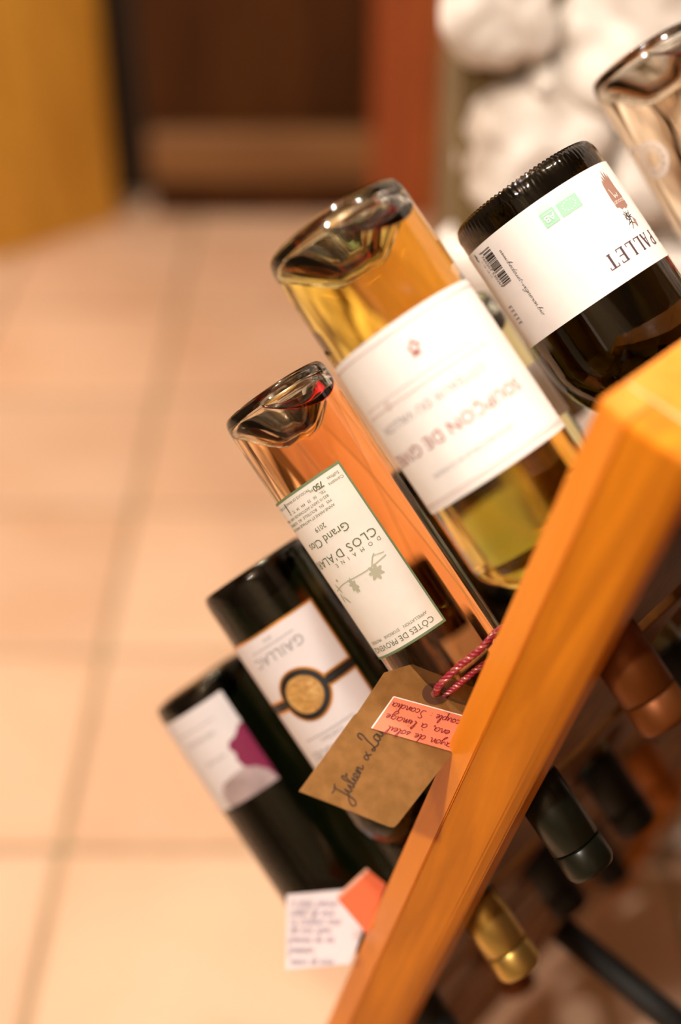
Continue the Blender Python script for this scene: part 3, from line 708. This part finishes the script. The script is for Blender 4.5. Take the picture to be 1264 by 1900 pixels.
# sticker handwriting reads upside down in the picture: x grows to the left, y grows downwards
def up_dn(ox, oy, ang):
    c, s_ = math.cos(ang), math.sin(ang)
    return lambda x, y: (ox - x*c - y*s_*0 + y*(-s_), oy - x*s_ + y*c)
ang = math.radians(15.5)
for body, ex, ey, xh, tw in (('rayon de soleil', 716, 1346, 8.0, 132), ('ena, \u00e0 l\u2019image', 717, 1324, 8.0, 122), ('sous couple : Scandia', 728, 1303, 7.6, 168)):
    pr = Print(); pen(pr, body, xh, 1.35, 0, 0, 0, .2, total=tw)
    wdt = max(x for x, y in pr.v); c, s_ = math.cos(ang), math.sin(ang)
    px_ink('handwriting', (lambda ex, ey, wdt: lambda x, y: (ex + (wdt-x)*c - y*s_, ey + (wdt-x)*s_ + y*c))(ex, ey, wdt), pr, .0009, M['sticker_ink'], stk)
JUL = [[(.1, 2.3), (.7, 2.2), (1.5, 2.6), (1.0, 2.2), (.95, 1), (.8, -.8), (.3, -1.5), (-.1, -1.1), (.4, -.3), (1.2, .2), (1.45, 1), (1.45, .2), (1.8, 0), (2.2, .9), (2.2, .1), (2.5, .1), (3.0, 1.6), (2.95, 2.2), (2.65, 1.9), (2.7, .3), (3.0, .1), (3.3, .9), (3.3, .1), (3.6, .1), (4.1, .6), (3.9, .95), (3.65, .6), (3.8, .05), (4.3, .2), (4.5, .95), (4.5, 0), (4.65, .6), (5.0, .95), (5.1, .1), (5.6, .4)],
       [(3.3, 1.6), (3.5, 1.85), (3.3, 1.8), (3.38, 1.55)],
       [(7.5, 1.0), (6.9, .2), (6.6, .15), (6.55, .6), (6.9, .8), (7.5, 0)],
       [(8.7, 2.2), (8.9, 3.0), (9.3, 3.1), (9.4, 2.6), (9.0, 1.6), (8.6, .2), (8.2, -.1), (8.1, .35), (8.7, .1), (9.2, -.1), (9.6, .2)],
       [(10.3, .9), (9.8, 1.0), (9.6, .3), (10.0, 0), (10.4, .9), (10.4, .1), (10.8, .1), (10.95, 1.0), (11.0, .15), (11.4, .1), (11.6, 1.0), (11.7, .2), (11.9, .2)]]
pr = Print()
for st in JUL: pr.stroke(st, .17)
bx, by = 641, 1487; dx, dy = (716-641)/11.6, (1353-1487)/11.6; uxp, uyp = -11.6, -6.0
px_ink('handwriting', lambda x, y: (bx+x*dx+y*uxp, by+x*dy+y*uyp), pr, .0004, M['pen'], tagroot)
def tube(pts, r, seg=8):
    vs, fs = [], []; n = len(pts); prev = None
    for i, p in enumerate(pts):
        d = (pts[min(i+1, n-1)]-pts[max(i-1, 0)]).normalized()
        a = d.orthogonal().normalized() if prev is None else (prev-d*prev.dot(d)).normalized(); prev = a; c = d.cross(a)
        for k in range(seg): vs.append(p+(a*math.cos(2*math.pi*k/seg)+c*math.sin(2*math.pi*k/seg))*r)
    for i in range(n-1):
        for k in range(seg): fs.append((i*seg+k, i*seg+(k+1) % seg, (i+1)*seg+(k+1) % seg, (i+1)*seg+k))
    fs += [tuple(range(seg))[::-1], tuple(range((n-1)*seg, n*seg))]
    return vs, fs
def spline(P, n):
    Q = []
    for i in range(len(P)-1):
        a, b_, c, d = P[max(i-1, 0)], P[i], P[i+1], P[min(i+2, len(P)-1)]
        for k in range(n):
            t = k/n; Q.append(.5*((2*b_)+(c-a)*t+(2*a-5*b_+4*c-d)*t*t+(-a+3*b_-3*c+d)*t**3))
    Q.append(P[-1]); return Q
def rope(path, turns, R_, r_, mats, parent):
    Q = spline(path, 24); n = len(Q)
    for k in range(3):
        pts = []; prev = None
        for i, p in enumerate(Q):
            d = (Q[min(i+1, n-1)]-Q[max(i-1, 0)]).normalized()
            a = d.orthogonal().normalized() if prev is None else (prev-d*prev.dot(d)).normalized(); prev = a; c = d.cross(a)
            ph = 2*math.pi*(turns*i/n+k/3); pts.append(TI @ (p+(a*math.cos(ph)+c*math.sin(ph))*R_))
        vs, fs = tube(pts, r_, 7); mesh_obj('cord_strand', vs, fs, mats[k], parent, True)
neck = hole(2, 0)+Bd*.002
rope([E0-Ntag*.012, E0+Ntag*.0005, at(815, 1272, .798), at(850, 1238, .790), at(890, 1206, .787), at(928, 1168, .793), at(975, 1150, .815)], 10, .0011, .0011, (M['cord_red'], M['cord_red'], M['cord_pink']), tagroot)
rope([E0-Ntag*.010+RIGHT*.002, E0-Ntag*.004+RIGHT*.005, at(845, 1275, .804), at(868, 1256, .802), at(900, 1232, .803), at(940, 1215, .815)], 7, .0010, .0010, (M['cord_red'], M['cord_pink'], M['cord_red']), tagroot)

# ------------------------------------------------------------------ note card and orange card hanging low beside the post
def hung_card(name, label, cat, corners, d, tilt, mat, edge=None, lines=None, inkmat=None, th=.0006):
    c0 = at(sum(p[0] for p in corners)/len(corners), sum(p[1] for p in corners)/len(corners), d)
    N_ = (-(c0-CAMP).normalized()+tilt).normalized()
    def pt(px, py, off=0): r_ = ray(px, py); return CAMP+r_*((c0-CAMP).dot(N_)/r_.dot(N_))+N_*off
    root = empty(name, Matrix.Translation(pt(*corners[0]))); tag(root, label, cat); inv = root.matrix_world.inverted()
    n = len(corners); vs = [inv @ pt(x, y, -th) for x, y in corners]+[inv @ pt(x, y) for x, y in corners]
    o = mesh_obj('card', vs, [tuple(range(n)), tuple(range(n, 2*n))]+[(k, (k+1) % n, n+(k+1) % n, n+k) for k in range(n)], mat, root)
    bm = bmesh.new(); bm.from_mesh(o.data); bmesh.ops.recalc_face_normals(bm, faces=bm.faces); bm.to_mesh(o.data); bm.free()
    if lines:
        pr = Print()
        for body, x, y, xh in lines: pen(pr, body, xh, 1.7, x, -y, 0, .2)
        mesh_obj('handwriting', [inv @ pt(x, -y, .0004) for x, y in pr.v], pr.f, inkmat, root)
    if edge:
        pr = Print(); pr.stroke([(edge[0][0], -edge[0][1]), (edge[1][0], -edge[1][1])], 7, smooth=False)
        mesh_obj('card_edge', [inv @ pt(x, -y, .0004) for x, y in pr.v], pr.f, M['orange_edge'], root)
    return root
hung_card('note_card', 'white paper note covered in handwriting, hanging below the lowest bottle', 'note', [(532, 1660), (704, 1645), (650, 1789), (530, 1800)], .955, CUP*.2-RIGHT*.1, M['note'], None,
          [('a mon amour', 540, 1681, 9), ('soleil de mai', 538, 1699, 9), ('a couleur rose', 540, 1715, 9), ('de nos soirs', 538, 1731, 9), ('prenons du vin', 536, 1748, 8), ('premier', 536, 1768, 9), ('merci de nous', 540, 1789, 8)], M['note_ink'])
hung_card('orange_card', 'bright orange card overlapping the white note beside the post', 'card', [(626, 1668), (683, 1614), (717, 1641), (681, 1733)], .940, CUP*.1, M['orange_card'], ((626, 1666), (683, 1613)), th=.0008)

# ------------------------------------------------------------------ iron spreader bar under the rack
p0 = hole(-1, 1)+Bd*.03-Ud*.02; 
q0, q1 = at(1040, 1722, 1.10), at(1330, 1960, 1.04)
vs, fs = tube([q0, q0.lerp(q1, .5), q1], .011, 12)
vs = [RM.inverted() @ v for v in vs]
o = mesh_obj('spreader_bar', vs, fs, M['iron'], rack, True)
